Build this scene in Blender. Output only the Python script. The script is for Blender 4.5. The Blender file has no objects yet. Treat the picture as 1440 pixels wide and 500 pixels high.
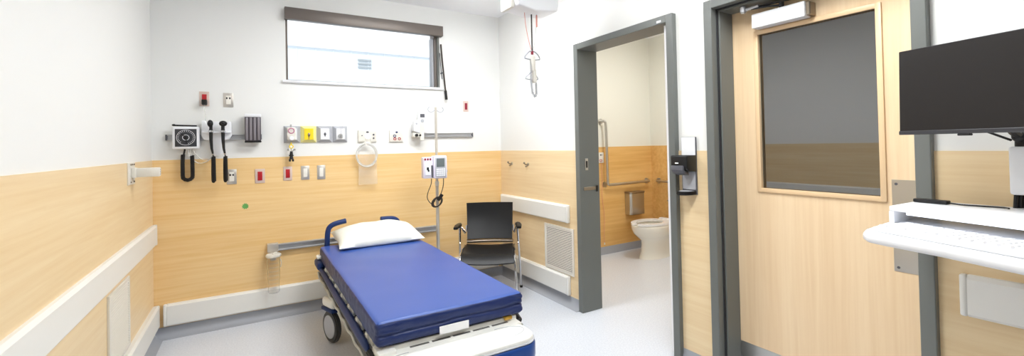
import bpy, bmesh, math, random
from mathutils import Vector, Matrix, noise
random.seed(7)
C = bpy.context.scene.collection
PI = math.pi

# ------------------------------------------------------------------ materials
def lin(c):
    return tuple((v/255/12.92 if v/255 <= .04045 else ((v/255+.055)/1.055)**2.4) for v in c)+(1,)

def mat(name, rgb, rough=.5, metal=0., spec=.5, bump=0., bscale=60., var=0., vscale=8., trans=0., ior=1.45, alpha=1., coat=0.):
    m = bpy.data.materials.new(name); m.use_nodes = True
    nt = m.node_tree; b = nt.nodes['Principled BSDF']
    b.inputs['Base Color'].default_value = lin(rgb)
    b.inputs['Roughness'].default_value = rough
    b.inputs['Metallic'].default_value = metal
    b.inputs['Specular IOR Level'].default_value = spec
    b.inputs['IOR'].default_value = ior
    b.inputs['Transmission Weight'].default_value = trans
    b.inputs['Alpha'].default_value = alpha
    b.inputs['Coat Weight'].default_value = coat
    tc = nt.nodes.new('ShaderNodeTexCoord')
    if var:
        n = nt.nodes.new('ShaderNodeTexNoise'); n.inputs['Scale'].default_value = vscale; n.inputs['Detail'].default_value = 5
        nt.links.new(tc.outputs['Object'], n.inputs['Vector'])
        r = nt.nodes.new('ShaderNodeMapRange'); r.inputs['From Min'].default_value = .3; r.inputs['From Max'].default_value = .7
        r.inputs['To Min'].default_value = 1-var; r.inputs['To Max'].default_value = 1+var
        nt.links.new(n.outputs['Fac'], r.inputs['Value'])
        mx = nt.nodes.new('ShaderNodeVectorMath'); mx.operation = 'SCALE'
        mx.inputs[0].default_value = lin(rgb)[:3]
        nt.links.new(r.outputs['Result'], mx.inputs['Scale']); nt.links.new(mx.outputs['Vector'], b.inputs['Base Color'])
    if bump:
        n = nt.nodes.new('ShaderNodeTexNoise'); n.inputs['Scale'].default_value = bscale; n.inputs['Detail'].default_value = 3
        nt.links.new(tc.outputs['Object'], n.inputs['Vector'])
        bp = nt.nodes.new('ShaderNodeBump'); bp.inputs['Strength'].default_value = bump; bp.inputs['Distance'].default_value = .01
        nt.links.new(n.outputs['Fac'], bp.inputs['Height']); nt.links.new(bp.outputs['Normal'], b.inputs['Normal'])
    return m

def wood(name, light, dark, scale, rough=.38):
    """fine straight-grained maple laminate; scale = (x,y,z) stretch of the grain noise"""
    m = bpy.data.materials.new(name); m.use_nodes = True
    nt = m.node_tree; b = nt.nodes['Principled BSDF']; b.inputs['Roughness'].default_value = rough
    b.inputs['Specular IOR Level'].default_value = .35
    tc = nt.nodes.new('ShaderNodeTexCoord'); mp = nt.nodes.new('ShaderNodeMapping'); mp.inputs['Scale'].default_value = scale
    nt.links.new(tc.outputs['Object'], mp.inputs['Vector'])
    n1 = nt.nodes.new('ShaderNodeTexNoise'); n1.inputs['Scale'].default_value = 1; n1.inputs['Detail'].default_value = 6; n1.inputs['Roughness'].default_value = .6
    n1.inputs['Distortion'].default_value = .25
    nt.links.new(mp.outputs['Vector'], n1.inputs['Vector'])
    n2 = nt.nodes.new('ShaderNodeTexNoise'); n2.inputs['Scale'].default_value = .22; n2.inputs['Detail'].default_value = 3
    nt.links.new(mp.outputs['Vector'], n2.inputs['Vector'])
    ad = nt.nodes.new('ShaderNodeMath'); ad.operation = 'MULTIPLY_ADD'; ad.inputs[1].default_value = .6
    nt.links.new(n1.outputs['Fac'], ad.inputs[0])
    m2 = nt.nodes.new('ShaderNodeMath'); m2.operation = 'MULTIPLY'; m2.inputs[1].default_value = .4
    nt.links.new(n2.outputs['Fac'], m2.inputs[0]); nt.links.new(m2.outputs[0], ad.inputs[2])
    cr = nt.nodes.new('ShaderNodeValToRGB'); e = cr.color_ramp.elements
    e[0].position = .36; e[0].color = lin(dark); e[1].position = .62; e[1].color = lin(light)
    nt.links.new(ad.outputs[0], cr.inputs['Fac']); nt.links.new(cr.outputs['Color'], b.inputs['Base Color'])
    return m

M = dict(
    wall=mat('white_paint', (234,234,231), .55, bump=.03, bscale=180),
    bathwall=mat('cream_paint', (230,229,220), .55),
    ceiling=mat('ceiling_paint', (248,248,250), .7),
    wood_y=wood('maple_laminate_side', (239,216,176), (230,202,157), (48,1.6,48)),
    wood_x=wood('maple_laminate_back', (242,209,154), (232,192,130), (1.6,48,48)),
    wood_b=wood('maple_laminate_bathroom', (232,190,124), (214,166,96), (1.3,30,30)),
    wood_door=wood('maple_veneer_door', (241,215,178), (232,202,162), (50,50,1.4), .33),
    wood_mold=mat('maple_moulding', (232,200,158), .35),
    base=mat('shaded_vinyl_base', (166,169,176), .5),  # floor vinyl turned up, guard shade painted into the grey
    bumper=mat('white_vinyl_guard', (234,233,228), .42, bump=.03, bscale=300),
    steel_paint=mat('grey_frame_paint', (108,111,108), .38, bump=.03, bscale=200),
    steel_dark=mat('dark_gasket', (46,47,50), .6),
    white=mat('white_plastic', (236,237,240), .35),
    white_gloss=mat('white_gloss', (242,242,244), .18),
    offwhite=mat('off_white_plastic', (226,222,212), .4),
    greyp=mat('grey_plastic', (178,180,186), .4),
    dgrey=mat('dark_grey_plastic', (88,88,94), .4),
    black=mat('black_plastic', (22,22,24), .42),
    black_soft=mat('black_rubber', (26,24,24), .6),
    black_sat=mat('satin_black_seat', (14,14,16), .40, spec=.4),
    chrome=mat('chrome', (215,215,218), .16, 1.),
    steel=mat('brushed_stainless', (196,194,190), .3, 1., bump=.04, bscale=120),
    bronze=mat('dull_bronze_steel', (150,138,122), .35, .9),
    alu=mat('anodised_aluminium', (186,187,190), .38, .7),
    red=mat('red_outlet', (176,26,34), .35),
    redpale=mat('pale_red_plate', (212,190,180), .4),
    steelplate=mat('outlet_steel_plate', (202,196,188), .35, .6),
    ivory=mat('ivory_switch', (240,236,226), .35),
    yellow=mat('yellow_plate', (244,214,40), .35),
    paleyellow=mat('pale_yellow', (236,228,150), .4),
    magenta=mat('pink_ring', (196,110,150), .4),
    blue_cloth=mat('blue_mattress_vinyl', (52,84,160), .36, bump=.04, bscale=500),
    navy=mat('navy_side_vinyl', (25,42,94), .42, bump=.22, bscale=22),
    navy_p=mat('navy_plastic', (27,50,100), .45, spec=.35),
    blue_p=mat('blue_bumper_plastic', (18,66,140), .28),
    bed_white=mat('bed_white_plastic', (238,238,232), .32),
    bed_grey=mat('bed_grey_metal', (186,186,178), .4),
    bed_under=mat('bed_underframe', (92,90,88), .5),
    brass=mat('gold_metal', (196,156,70), .3, .8),
    yellowp=mat('yellow_pedal', (222,196,70), .4),
    pillow=mat('pillow_cover', (236,236,226), .55, bump=.12, bscale=28),
    tyre=mat('tyre_black', (66,66,66), .6),
    red_bit=mat('dark_red', (140,30,52), .4),
    lcd=mat('lcd_grey', (104,112,112), .2),
    blinds=mat('shade_cassette', (112,104,98), .4, .35),
    screen=mat('monitor_screen', (34,31,30), .42, spec=.3),
    toilet=mat('vitreous_china', (236,234,226), .12, coat=.3),
    cord_red=mat('red_cord', (224,150,136), .5),
    cord_dark=mat('dark_cord', (60,52,48), .5),
    green=mat('green_sticker', (104,170,92), .5),
    pole=mat('satin_pole_metal', (206,200,190), .32, .55),
    dial=mat('dial_black', (52,52,56), .35),
    rib=mat('mauve_grey_plastic', (132,126,131), .4),
    dispenser=mat('dark_mauve_plastic', (84,78,84), .45),
    lilac=mat('lilac_white_plastic', (226,220,232), .35),
    card=mat('white_card', (240,241,244), .45),
    paleblue=mat('exterior_siding', (222,230,236), .7),
    extwhite=mat('exterior_parapet', (240,242,244), .7),
    louver=mat('louver_dark', (170,178,182), .6),
    asphalt=mat('roof_gravel', (190,192,196), .9, var=.08),
)
# speckled vinyl floor
def floor_mat():
    m = bpy.data.materials.new('speckled_vinyl_floor'); m.use_nodes = True
    nt = m.node_tree; b = nt.nodes['Principled BSDF']
    tc = nt.nodes.new('ShaderNodeTexCoord')
    n = nt.nodes.new('ShaderNodeTexNoise'); n.inputs['Scale'].default_value = 90; n.inputs['Detail'].default_value = 4
    nt.links.new(tc.outputs['Object'], n.inputs['Vector'])
    cr = nt.nodes.new('ShaderNodeValToRGB'); e = cr.color_ramp.elements
    e[0].position = .35; e[0].color = lin((206,211,221)); e[1].position = .65; e[1].color = lin((219,224,232))
    nt.links.new(n.outputs['Fac'], cr.inputs['Fac'])
    nt.links.new(cr.outputs['Color'], b.inputs['Base Color'])
    b.inputs['Roughness'].default_value = .36; b.inputs['Specular IOR Level'].default_value = .45
    return m
M['floor'] = floor_mat()
M['clear'] = mat('clear_plastic', (250,250,250), .06, trans=1., ior=1.12, alpha=.6)
M['tube_clear'] = mat('clear_tubing', (236,236,232), .15, alpha=.45)
M['bag'] = mat('clear_bag', (238,236,228), .12, alpha=.28, bump=.5, bscale=30)
M['glass'] = mat('window_glass', (255,255,255), .0, trans=1., ior=1.02)
M['dark_glass'] = mat('tinted_mirror_glass', (14,15,14), .02, ior=2.85)
def emis(name, rgb, s):
    m = bpy.data.materials.new(name); m.use_nodes = True
    nt = m.node_tree; nt.nodes.clear()
    o = nt.nodes.new('ShaderNodeOutputMaterial'); e = nt.nodes.new('ShaderNodeEmission')
    e.inputs['Color'].default_value = lin(rgb); e.inputs['Strength'].default_value = s
    nt.links.new(e.outputs[0], o.inputs[0]); return m
M['dim_wall'] = mat('fill_cutting_grey', (128,134,140), .8)  # mid grey added for the unseen front wall, reduces fill light
M['lamp'] = emis('light_diffuser', (250,252,252), 8.)
M['lamp_bath'] = emis('bathroom_diffuser', (255,251,244), 6.)

# ------------------------------------------------------------------ mesh builder
class MB:
    def __init__(s): s.bm = bmesh.new(); s.mats = []
    def _in(s, b, mi=0, X=None):
        if X is not None: b.transform(X)
        for f in b.faces: f.material_index = mi
        me = bpy.data.meshes.new('t'); b.to_mesh(me); b.free(); s.bm.from_mesh(me); bpy.data.meshes.remove(me); return s
    def box(s, x0, x1, y0, y1, z0, z1, bev=0., seg=2, mi=0, X=None):
        b = bmesh.new(); bmesh.ops.create_cube(b, size=1)
        b.transform(Matrix.Translation(((x0+x1)/2,(y0+y1)/2,(z0+z1)/2)) @ Matrix.Diagonal((abs(x1-x0),abs(y1-y0),abs(z1-z0),1)))
        if bev: bmesh.ops.bevel(b, geom=b.edges[:], offset=bev, segments=seg, profile=.5, affect='EDGES', clamp_overlap=True)
        return s._in(b, mi, X)
    def cyl(s, p, q, r, r2=None, n=20, mi=0, X=None, bev=0.):
        p = Vector(p); q = Vector(q); d = q-p
        b = bmesh.new(); bmesh.ops.create_cone(b, cap_ends=True, segments=n, radius1=r, radius2=r if r2 is None else r2, depth=d.length)
        if bev: bmesh.ops.bevel(b, geom=[e for e in b.edges if e.is_manifold and abs(e.calc_face_angle(0)) > 1.], offset=bev, segments=2, affect='EDGES')
        b.transform(Matrix.Translation((p+q)/2) @ d.to_track_quat('Z','Y').to_matrix().to_4x4())
        return s._in(b, mi, X)
    def tube(s, pts, r, n=8, mi=0, closed=False, X=None, smooth=0, flat=1.):
        pts = [Vector(p) for p in pts]
        for _ in range(smooth):
            q = []
            m = len(pts)
            rng = range(m) if closed else range(m-1)
            if not closed: q.append(pts[0])
            for i in rng:
                a, c = pts[i], pts[(i+1) % m]; q += [a*.75+c*.25, a*.25+c*.75]
            if not closed: q.append(pts[-1])
            pts = q
        b = bmesh.new(); m = len(pts); rings = []; up = None
        for i, p in enumerate(pts):
            if closed: t = (pts[(i+1) % m]-pts[i-1]).normalized()
            else: t = (pts[min(i+1, m-1)]-pts[max(i-1, 0)]).normalized()
            if up is None:
                up = Vector((0,0,1)) if abs(t.z) < .9 else Vector((1,0,0))
            up = (up - t*up.dot(t)).normalized(); sd = t.cross(up)
            rr = r[i] if isinstance(r, list) else r
            rings.append([b.verts.new(p + up*math.cos(2*PI*k/n)*rr*flat + sd*math.sin(2*PI*k/n)*rr) for k in range(n)])
        for i in range(m if closed else m-1):
            A, B = rings[i], rings[(i+1) % m]
            for k in range(n): b.faces.new((A[k], A[(k+1) % n], B[(k+1) % n], B[k]))
        if not closed: b.faces.new(rings[0][::-1]); b.faces.new(rings[-1])
        bmesh.ops.recalc_face_normals(b, faces=b.faces[:])
        return s._in(b, mi, X)
    def prism(s, poly, axis, a, c, bev=0., seg=2, mi=0, X=None):
        """poly = 2-D points; axis x: (y,z); axis y: (x,z); axis z: (x,y)"""
        f = {'x': lambda u, v, w: (w, u, v), 'y': lambda u, v, w: (u, w, v), 'z': lambda u, v, w: (u, v, w)}[axis]
        b = bmesh.new(); A = [b.verts.new(f(u, v, a)) for u, v in poly]; B = [b.verts.new(f(u, v, c)) for u, v in poly]
        b.faces.new(A[::-1]); b.faces.new(B); n = len(poly)
        for k in range(n): b.faces.new((A[k], A[(k+1) % n], B[(k+1) % n], B[k]))
        bmesh.ops.recalc_face_normals(b, faces=b.faces[:])
        if bev:
            E_ = [e for e in b.edges if e.calc_face_angle(0) > .6]
            bmesh.ops.bevel(b, geom=E_, offset=bev, segments=seg, profile=.5, affect='EDGES', clamp_overlap=True)
        return s._in(b, mi, X)
    def loft(s, rings, mi=0, X=None, caps=True):
        b = bmesh.new(); R_ = [[b.verts.new(p) for p in r] for r in rings]; n = len(rings[0])
        for i in range(len(rings)-1):
            for k in range(n): b.faces.new((R_[i][k], R_[i][(k+1) % n], R_[i+1][(k+1) % n], R_[i+1][k]))
        if caps: b.faces.new(R_[0][::-1]); b.faces.new(R_[-1])
        bmesh.ops.recalc_face_normals(b, faces=b.faces[:])
        return s._in(b, mi, X)
    def ball(s, c, rx, ry=None, rz=None, mi=0, n=16, X=None):
        b = bmesh.new(); bmesh.ops.create_uvsphere(b, u_segments=n, v_segments=n//2+2, radius=1)
        b.transform(Matrix.Translation(c) @ Matrix.Diagonal((rx, ry or rx, rz or rx, 1)))
        return s._in(b, mi, X)
    def build(s, name, mats, parent=None, loc=None, angle=35):
        me = bpy.data.meshes.new(name); s.bm.to_mesh(me); s.bm.free()
        for m in (mats if isinstance(mats, (list, tuple)) else [mats]): me.materials.append(M[m] if isinstance(m, str) else m)
        me.shade_smooth(); me.set_sharp_from_angle(angle=math.radians(angle))
        o = bpy.data.objects.new(name, me); C.objects.link(o)
        if parent: o.parent = parent
        if loc: o.location = loc
        return o

def thing(name, label, cat, loc=(0,0,0), rz=0, group=None):
    o = bpy.data.objects.new(name, None); C.objects.link(o); o.empty_display_size = .05
    o.location = loc; o.rotation_euler = (0,0,rz); o['label'] = label; o['category'] = cat
    if group: o['group'] = group
    return o
def tag(o, label, cat, group=None):
    o['label'] = label; o['category'] = cat
    if group: o['group'] = group
    return o
def struct(o, label=None):
    o['kind'] = 'structure'
    if label: o['label'] = label
    return o
def sempty(name, loc=(0,0,0)):
    o = bpy.data.objects.new(name, None); C.objects.link(o); o.location = loc; o['kind'] = 'structure'; return o
def copy_tree(o, parent=None):
    c = o.copy(); C.objects.link(c)
    if parent: c.parent = parent
    for ch in [x for x in bpy.data.objects if x.parent == o]: copy_tree(ch, c)
    return c

# ------------------------------------------------------------------ dimensions
W = 2.946; H = 2.748; HW = 1.311; WT = .16; YF = -5.3; WX = W+WT
BX = 5.214; BY = -.045          # bathroom far wall and back wall planes
BB = -2.40                      # bathroom near wall
# entry and bathroom openings (frame outer / inner edges along y)
B0, B1 = -1.316, -2.306; E0, E1 = -2.529, -3.516
FT = 2.18; FW = .05             # frame top height, face width
PF = .038                       # frame proud of the wall

# ------------------------------------------------------------------ room shell
struct(MB().box(-.15, 5.4, -5.45, .2, -.12, 0).build('floor', 'floor'))
struct(MB().box(-.15, 5.4, -5.45, .2, H, H+.12).build('ceiling', 'ceiling'))
struct(MB().box(-.15, 0, -5.45, .2, 0, H).build('wall_left', 'wall'))
# back wall with window opening
wx0, wx1, wz0, wz1 = .89, 2.262, 1.955, 2.555
struct(MB().box(0, wx0, 0, .2, 0, H).box(wx1, W+.04, 0, .2, 0, H).box(wx0, wx1, 0, .2, 0, wz0).box(wx0, wx1, 0, .2, wz1, H).build('wall_back', 'wall'))
# right wall with the two door openings
rw = MB()
rw.box(W, WX, B0-.01, 0, 0, H).box(W, WX, E0+.01-.0, B1+.01, 0, H).box(W, WX, YF, E1+.01, 0, H)
rw.box(W, WX, B1+.01, B0-.01, FT-.01, H).box(W, WX, E1+.01, E0+.01, FT-.01, H)
struct(rw.build('wall_right', 'wall'))
struct(MB().box(0, W, YF-.15, YF, 0, H).build('wall_front', 'dim_wall'))  # unseen wall behind the camera, darkened to cut its bounce
struct(MB().box(WX, 5.4, BY, .2, 0, H).build('wall_bathroom_back', 'bathwall'))
struct(MB().box(BX, 5.4, YF, BY, 0, H).build('wall_bathroom_far', 'bathwall'))
struct(MB().box(WX, BX, BB-.1, BB, 0, H).build('wall_bathroom_near', 'bathwall'))
# wainscots
tk = .005
struct(MB().box(0, tk, YF, 0, .075, HW).build('trim_1', 'wood_y'), 'maple laminate wainscot on the left wall')
struct(MB().box(tk, W-tk, -tk, 0, .075, HW).build('trim_2', 'wood_x'), 'maple laminate wainscot on the back wall')
tr = MB()
for a, b in ((B0, 0), (E0, B1), (YF, E1)): tr.box(W-tk, W, a, b, .075, HW)
struct(tr.build('trim_3', 'wood_y'), 'maple laminate wainscot on the right wall')
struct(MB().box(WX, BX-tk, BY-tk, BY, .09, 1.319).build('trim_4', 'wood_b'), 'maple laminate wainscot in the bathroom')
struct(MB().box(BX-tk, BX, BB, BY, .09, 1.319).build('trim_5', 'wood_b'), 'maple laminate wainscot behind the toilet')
# coved base of floor vinyl, its darker grey paints the shade under the guards
def cove(axis, n):   # profile distance-from-wall, z
    pr = [(0,0),(.062,0),(.062,.002)] + [(.062-.056*math.sin(a), .058-.056*math.cos(a)) for a in [PI/2*k/6 for k in range(7)]] + [(.006,.078),(0,.078)]
    return pr
pr = cove(0, 0)
struct(MB().prism([(d, z) for d, z in pr], 'y', YF, 0, 0).build('baseboard_left', 'base'))
struct(MB().prism([(-d, z) for d, z in pr], 'x', 0, W).build('baseboard_back', 'base'))
bb = MB()
for a, b in ((B0, 0), (E0, B1), (YF, E1)): bb.prism([(W-d, z) for d, z in pr], 'y', a, b)
struct(bb.build('baseboard_right', 'base'))
struct(MB().box(WX, BX, BY-.012, BY, 0, .095).build('baseboard_bathroom_back', 'base'))
struct(MB().box(BX-.012, BX, BB, BY-.012, 0, .095).build('baseboard_bathroom_far', 'base'))

# ------------------------------------------------------------------ door frames
def frame(name, y0, y1, xback):
    """welded grey steel frame; y0 > y1"""
    b = MB(); xf = W-PF
    b.box(xf, xback, y0-FW, y0, 0, FT, .003, 1); b.box(xf, xback, y1, y1+FW, 0, FT, .003, 1)
    b.box(xf, xback, y1+FW, y0-FW, FT-FW, FT, .003, 1)
    return b
d1 = sempty('door_1', (0,0,0)); d1['label'] = 'grey steel frame of the open bathroom doorway'
fr = frame('frame', B0, B1, WX+.012); fr.build('frame', 'steel_paint', d1)
# pocket door leading edge in the right jamb, header channel
MB().box(W+.012, W+.052, B1+FW-.001, B1+FW+.056, .01, FT-FW-.002, .002, 1).build('door_edge', 'white_gloss', d1)
MB().box(W+.02, W+.05, B0-FW-.004, B0-FW, 1.15, 1.245, .001, 1).box(W+.027, W+.043, B0-FW-.006, B0-FW-.003, 1.17, 1.225, mi=1).build('latch_plate', ['steel', 'black'], d1)
MB().box(W+.0, W+.15, B0-FW-.004, B0-FW, .985, 1.012, .001, 1).box(W+.128, W+.15, B0-FW-.007, B0-FW-.003, .97, 1.02, mi=1).build('pull_slot', ['bronze', 'black'], d1)
MB().box(W-PF-.002, W-PF, B1+.085, B1+.12, FT-.04, FT-.026).build('number_tag', 'white', d1)

d2 = sempty('door_2', (0,0,0)); d2['label'] = 'maple entry door with a tall dark window in a grey steel frame'
DX = 3.09
b = frame('frame', E0, E1, WX+.03)
# stops, making the stepped rabbet seen at the hinge side
b.box(W+.02, DX-.002, E0-FW-.016, E0-FW, 0, FT-FW, .002, 1).box(W+.02, DX-.002, E1+FW, E1+FW+.016, 0, FT-FW, .002, 1)
b.box(W+.02, DX-.002, E1+FW+.016, E0-FW-.016, FT-FW-.016, FT-FW, .002, 1)
b.build('frame', 'steel_paint', d2)
MB().box(W+.008, W+.019, E0-FW-.008, E0-FW, 0, FT-FW).box(W+.008, W+.019, E1+FW, E0-FW, FT-FW-.008, FT-FW).build('seal', 'steel_dark', d2)
lf = MB(); ly0, ly1 = E0-FW-.003, E1+FW+.003; gy0, gy1, gz0, gz1 = -2.742, -3.293, 1.096, 1.962
lf.box(DX, DX+.045, gy0, ly0, .012, FT-FW-.003).box(DX, DX+.045, ly1, gy1, .012, FT-FW-.003)
lf.box(DX, DX+.045, gy1, gy0, .012, gz0).box(DX, DX+.045, gy1, gy0, gz1, FT-FW-.003)
leaf = lf.build('door_leaf', 'wood_door', d2)
mo = MB(); mw = .02
for x0, x1 in ((DX-.010, DX+.001),):
    mo.box(x0, x1, gy0-.004, gy0+mw, gz0-mw, gz1+mw, .003, 2).box(x0, x1, gy1-mw, gy1+.004, gz0-mw, gz1+mw, .003, 2)
    mo.box(x0, x1, gy1, gy0, gz0-mw, gz0+.004, .003, 2).box(x0, x1, gy1, gy0, gz1-.004, gz1+mw, .003, 2)
mo.build('window_moulding', 'wood_mold', leaf)
MB().box(DX+.016, DX+.024, gy1, gy0, gz0, gz1).build('pane', 'dark_glass', leaf)
MB().box(DX-.002, DX, -3.465+.006, -3.329, .772, 1.179).build('push_plate', 'steel', leaf)
sc = MB()
for z in (.79, 1.16): sc.cyl((DX-.0035, -3.345, z), (DX-.0015, -3.345, z), .006, n=12)
sc.build('screws', 'dgrey', leaf)
MB().box(DX-.002, DX, ly1+.02, ly0-.006, .02, .195).build('kick_plate', 'steel', leaf)
# closer: housing on the leaf, arm up to the head
cl = MB().box(DX-.068, DX-.001, -3.022, -2.748, 1.985, 2.064, .006, 2).build('closer_housing', 'white', leaf)
MB().box(DX-.060, DX-.001, -3.044, -3.0225, 1.990, 2.058, .004, 1).build('closer_end', 'bronze', cl)
MB().tube([(DX-.045, -2.90, 2.078), (DX-.07, -2.84, 2.085), (W+.05, -2.72, 2.092)], .009, n=8, flat=.6).tube([(W+.05, -2.72, 2.092), (DX-.03, -2.98, 2.10)], .010, n=8, flat=.5)\
    .cyl((DX-.045, -2.90, 2.063), (DX-.045, -2.90, 2.10), .012).build('closer_arm', 'steel_dark', cl)
MB().cyl((W+.05, -2.72, 2.075), (W+.05, -2.72, 2.112), .017, bev=.005).cyl((W+.05,-2.72,2.09), (W+.06,-2.80,2.098), .009).build('closer_shoe', 'alu', cl)

# ------------------------------------------------------------------ window
wn = sempty('window_1', (0,0,0)); wn['label'] = 'high wide window in the back wall'
fb = MB(); yA, yB = .02, .14
fb.box(wx0, wx0+.016, .0, yB, wz0, wz1).box(wx1-.045, wx1-.02, .03, yB, wz0, wz1).box(wx0, wx1, .04, yB, wz0, wz0+.012).box(wx0, wx1, .04, yB, wz1-.03, wz1)
fb.build('window_frame', 'blinds', wn)
MB().box(wx1-.020, wx1, .0, yB, wz0, wz1).build('side_jamb', 'steel_paint', wn)
MB().box(wx1-.062, wx1-.045, .05, .12, wz0+.012, wz1-.1).build('sash_stile', 'greyp', wn)
MB().box(wx0+.016, wx1-.045, .09, .096, wz0+.012, wz1-.03).build('pane', 'glass', wn)
MB().box(wx0-.028, wx1+.026, -.028, .04, wz0-.022, wz0, .004, 2).build('window_sill', 'white', wn)
cs = MB().prism([(-.062, 2.462), (-.062, 2.56), (-.0, 2.566), (-.0, 2.462)], 'x', .883, 2.283, .003, 2)
csn = cs.build('shade_cassette', 'blinds')
tag(csn, 'brown metal roller shade cassette across the top of the window', 'window shade')
t = thing('window_opener', 'long dark operating pole hanging down beside the right end of the window', 'window pole', (2.27, 0, 2.12))
def L(o, pts): return [(p[0]-o[0], p[1]-o[1], p[2]-o[2]) for p in pts]
o0 = (2.27, 0, 2.12)
MB().tube(L(o0, [(2.268,-.03,2.385), (2.278,-.034,2.22), (2.312,-.036,1.86)]), .0085, n=10).build('rod', 'cord_dark', t)
MB().tube(L(o0, [(2.306,-.036,1.925), (2.314,-.036,1.835)]), .014, n=12, smooth=1).build('handle', 'black', t)
MB().tube(L(o0, [(2.258,-.02,2.30), (2.270,-.024,2.10), (2.276,-.028,2.04)]), .0045, n=8).cyl(L(o0,[(2.276,0,2.10)])[0], L(o0,[(2.276,-.04,2.10)])[0], .008).build('hook', 'dgrey', t)

# exterior seen through the glass
eb = thing('exterior_building', 'pale building with ribbed siding outside the window', 'building', (2.4, 4.0, 0))
sd = MB().box(-4, 4.5, 0, 1.2, -1, 3.09)
for k in range(30): sd.box(-4+k*.29, -4+k*.29+.02, -.012, .002, -1, 3.09)
sd.build('siding', 'paleblue', eb)
MB().box(-4, 4.5, -.05, 1.2, 3.09, 3.125).box(-4, 4.5, .5, 1.2, 3.12, 4.2).build('parapet', 'extwhite', eb)
lv = MB()
for k in range(3): lv.box(-.11, .12, -.03, -.01, .0+k*.065-.0+2.80, 2.80+k*.065+.026)
lv.build('louver_vent', 'louver', eb)

# ------------------------------------------------------------------ wall bumpers
def bumper(name, label, wall, a, b_, z0, z1, th=.032):
    """wall: 'l','b','r'; runs a..b_ along the wall; folded vinyl board with rounded end caps"""
    m = MB(); pr2 = [(tk, z0+.004), (tk+.006, z0), (th-.008, z0), (th, z0+.010), (th, z1-.014), (th-.012, z1), (tk, z1)]
    lo, hi = min(a, b_), max(a, b_); c = .022
    if wall == 'l': f = lambda q: [(d, z) for d, z in pr2]; ax = 'y'
    if wall == 'r': f = lambda q: [(W-d, z) for d, z in pr2]; ax = 'y'
    if wall == 'b': f = lambda q: [(-d, z) for d, z in pr2]; ax = 'x'
    P_ = f(0)
    if ax == 'y': P_ = P_; m.prism(P_, 'y', lo+c, hi-c)
    else: m.prism(P_, 'x', lo+c, hi-c)
    o = m.build(name, 'bumper')
    for s0, s1 in ((lo, lo+c-.0005), (hi-c+.0005, hi)):
        e = MB()
        if wall == 'l': e.box(tk, th+.001, s0, s1, z0-.001, z1+.001, .008, 3)
        if wall == 'r': e.box(W-th-.001, W-tk, s0, s1, z0-.001, z1+.001, .008, 3)
        if wall == 'b': e.box(s0, s1, -th-.001, -tk, z0-.001, z1+.001, .008, 3)
        e.build('end_cap', 'bumper', o)
    tag(o, label, 'wall guard', 'white wall guard boards'); return o
bumper('wall_bumper', 'white guard board on the left wall, the upper sloping one above the grille', 'l', -5.0, -.022, .692, .841)
bumper('wall_bumper', 'white guard board low on the left wall, below the grille', 'l', -5.0, -.018, .089, .248, .040)
bumper('wall_bumper', 'long white guard board low on the back wall behind the stretcher', 'b', .062, 2.87, .089, .248, .040)
bumper('wall_bumper', 'white guard board on the right wall behind the black chair, above the square grille', 'r', -1.19, -.04, .699, .848, .040)
bumper('wall_bumper', 'white guard board low on the right wall, below the square grille', 'r', -1.18, -.06, .089, .248, .040)
bumper('wall_bumper', 'white guard board below the keyboard tray, right of the entry door', 'r', -4.9, -3.582, .694, .848, .036)

# ------------------------------------------------------------------ vents
def grille(name, label, wall, a, b_, z0, z1, n, fw=.022, slant=1):
    t = thing(name, label, 'vent', (0 if wall == 'l' else W, (a+b_)/2, z0), 0, 'louvred grilles')
    s = 1 if wall == 'l' else -1; h = z1-z0; w = abs(b_-a)/2
    X = Matrix.Diagonal((s,1,1,1))
    f = MB()
    for y0, y1, q0, q1 in ((-w, -w+fw, 0, h), (w-fw, w, 0, h), (-w+fw, w-fw, 0, fw), (-w+fw, w-fw, h-fw, h)):
        f.box(tk, tk+.012, y0, y1, q0, q1, .002, 1, X=X)
    f.build('frame', 'offwhite', t)
    MB().box(tk, tk+.0015, -w+fw, w-fw, fw, h-fw, X=X).build('backing', 'dgrey', t)
    l = MB()
    for k in range(n):
        z = fw + (h-2*fw)*(k+.5)/n; p = (h-2*fw)/n
        l.prism([(tk+.0035, z+p*.10), (tk+.010, z-p*.28), (tk+.0105, z-p*.02), (tk+.005, z+p*.30)], 'y', -w+fw, w-fw, X=X)
    l.build('slats', 'offwhite', t)
    return t
grille('return_grille', 'tall white louvred grille on the left wall between two white guard boards', 'l', -1.231, -.80, .262, .660, 26)
grille('return_grille', 'square white louvred grille on the right wall beside the bathroom doorway', 'r', -1.236, -.815, .255, .652, 24)

# ------------------------------------------------------------------ back wall: plates
def plate(name, label, cat, cx, cz, w, h, mats, kind, y=0., group='outlets and switches on the back wall'):
    """steel or plastic cover plate on the back wall"""
    t = thing(name, label, cat, (cx, y, cz-h/2), 0, group)
    MB().box(-w/2, w/2, -.006, 0, 0, h, .0025, 2).build('cover_plate', mats[0], t)
    iw, ih = w*.48, h*.62
    if kind == 'duplex':
        MB().box(-iw/2, iw/2, -.009, -.005, h/2-ih/2, h/2+ih/2, .002, 1).build('receptacle', mats[1], t)
        s = MB()
        for zc in (h/2+.014,):
            for xc in (-.010, .010): s.box(xc-.005, xc+.005, -.0105, -.0085, zc-.007, zc+.007)
        s.build('slots', 'black', t)
    elif kind == 'rocker':
        MB().box(-iw/2, iw/2, -.010, -.005, h/2-ih/2, h/2+ih/2, .003, 2).build('switch', mats[1], t)
    return t
plate('electrical_outlet', 'steel plated white outlet on the white wall above the diagnostic rail', 'outlet', .480, 1.772, .068, .112, ('steelplate', 'ivory'), 'duplex')
pu = plate('electrical_outlet', 'red emergency outlet with a black plug in it, above the blood pressure gauge', 'outlet', .324, 1.776, .064, .114, ('redpale', 'red'), 'rocker')
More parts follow.
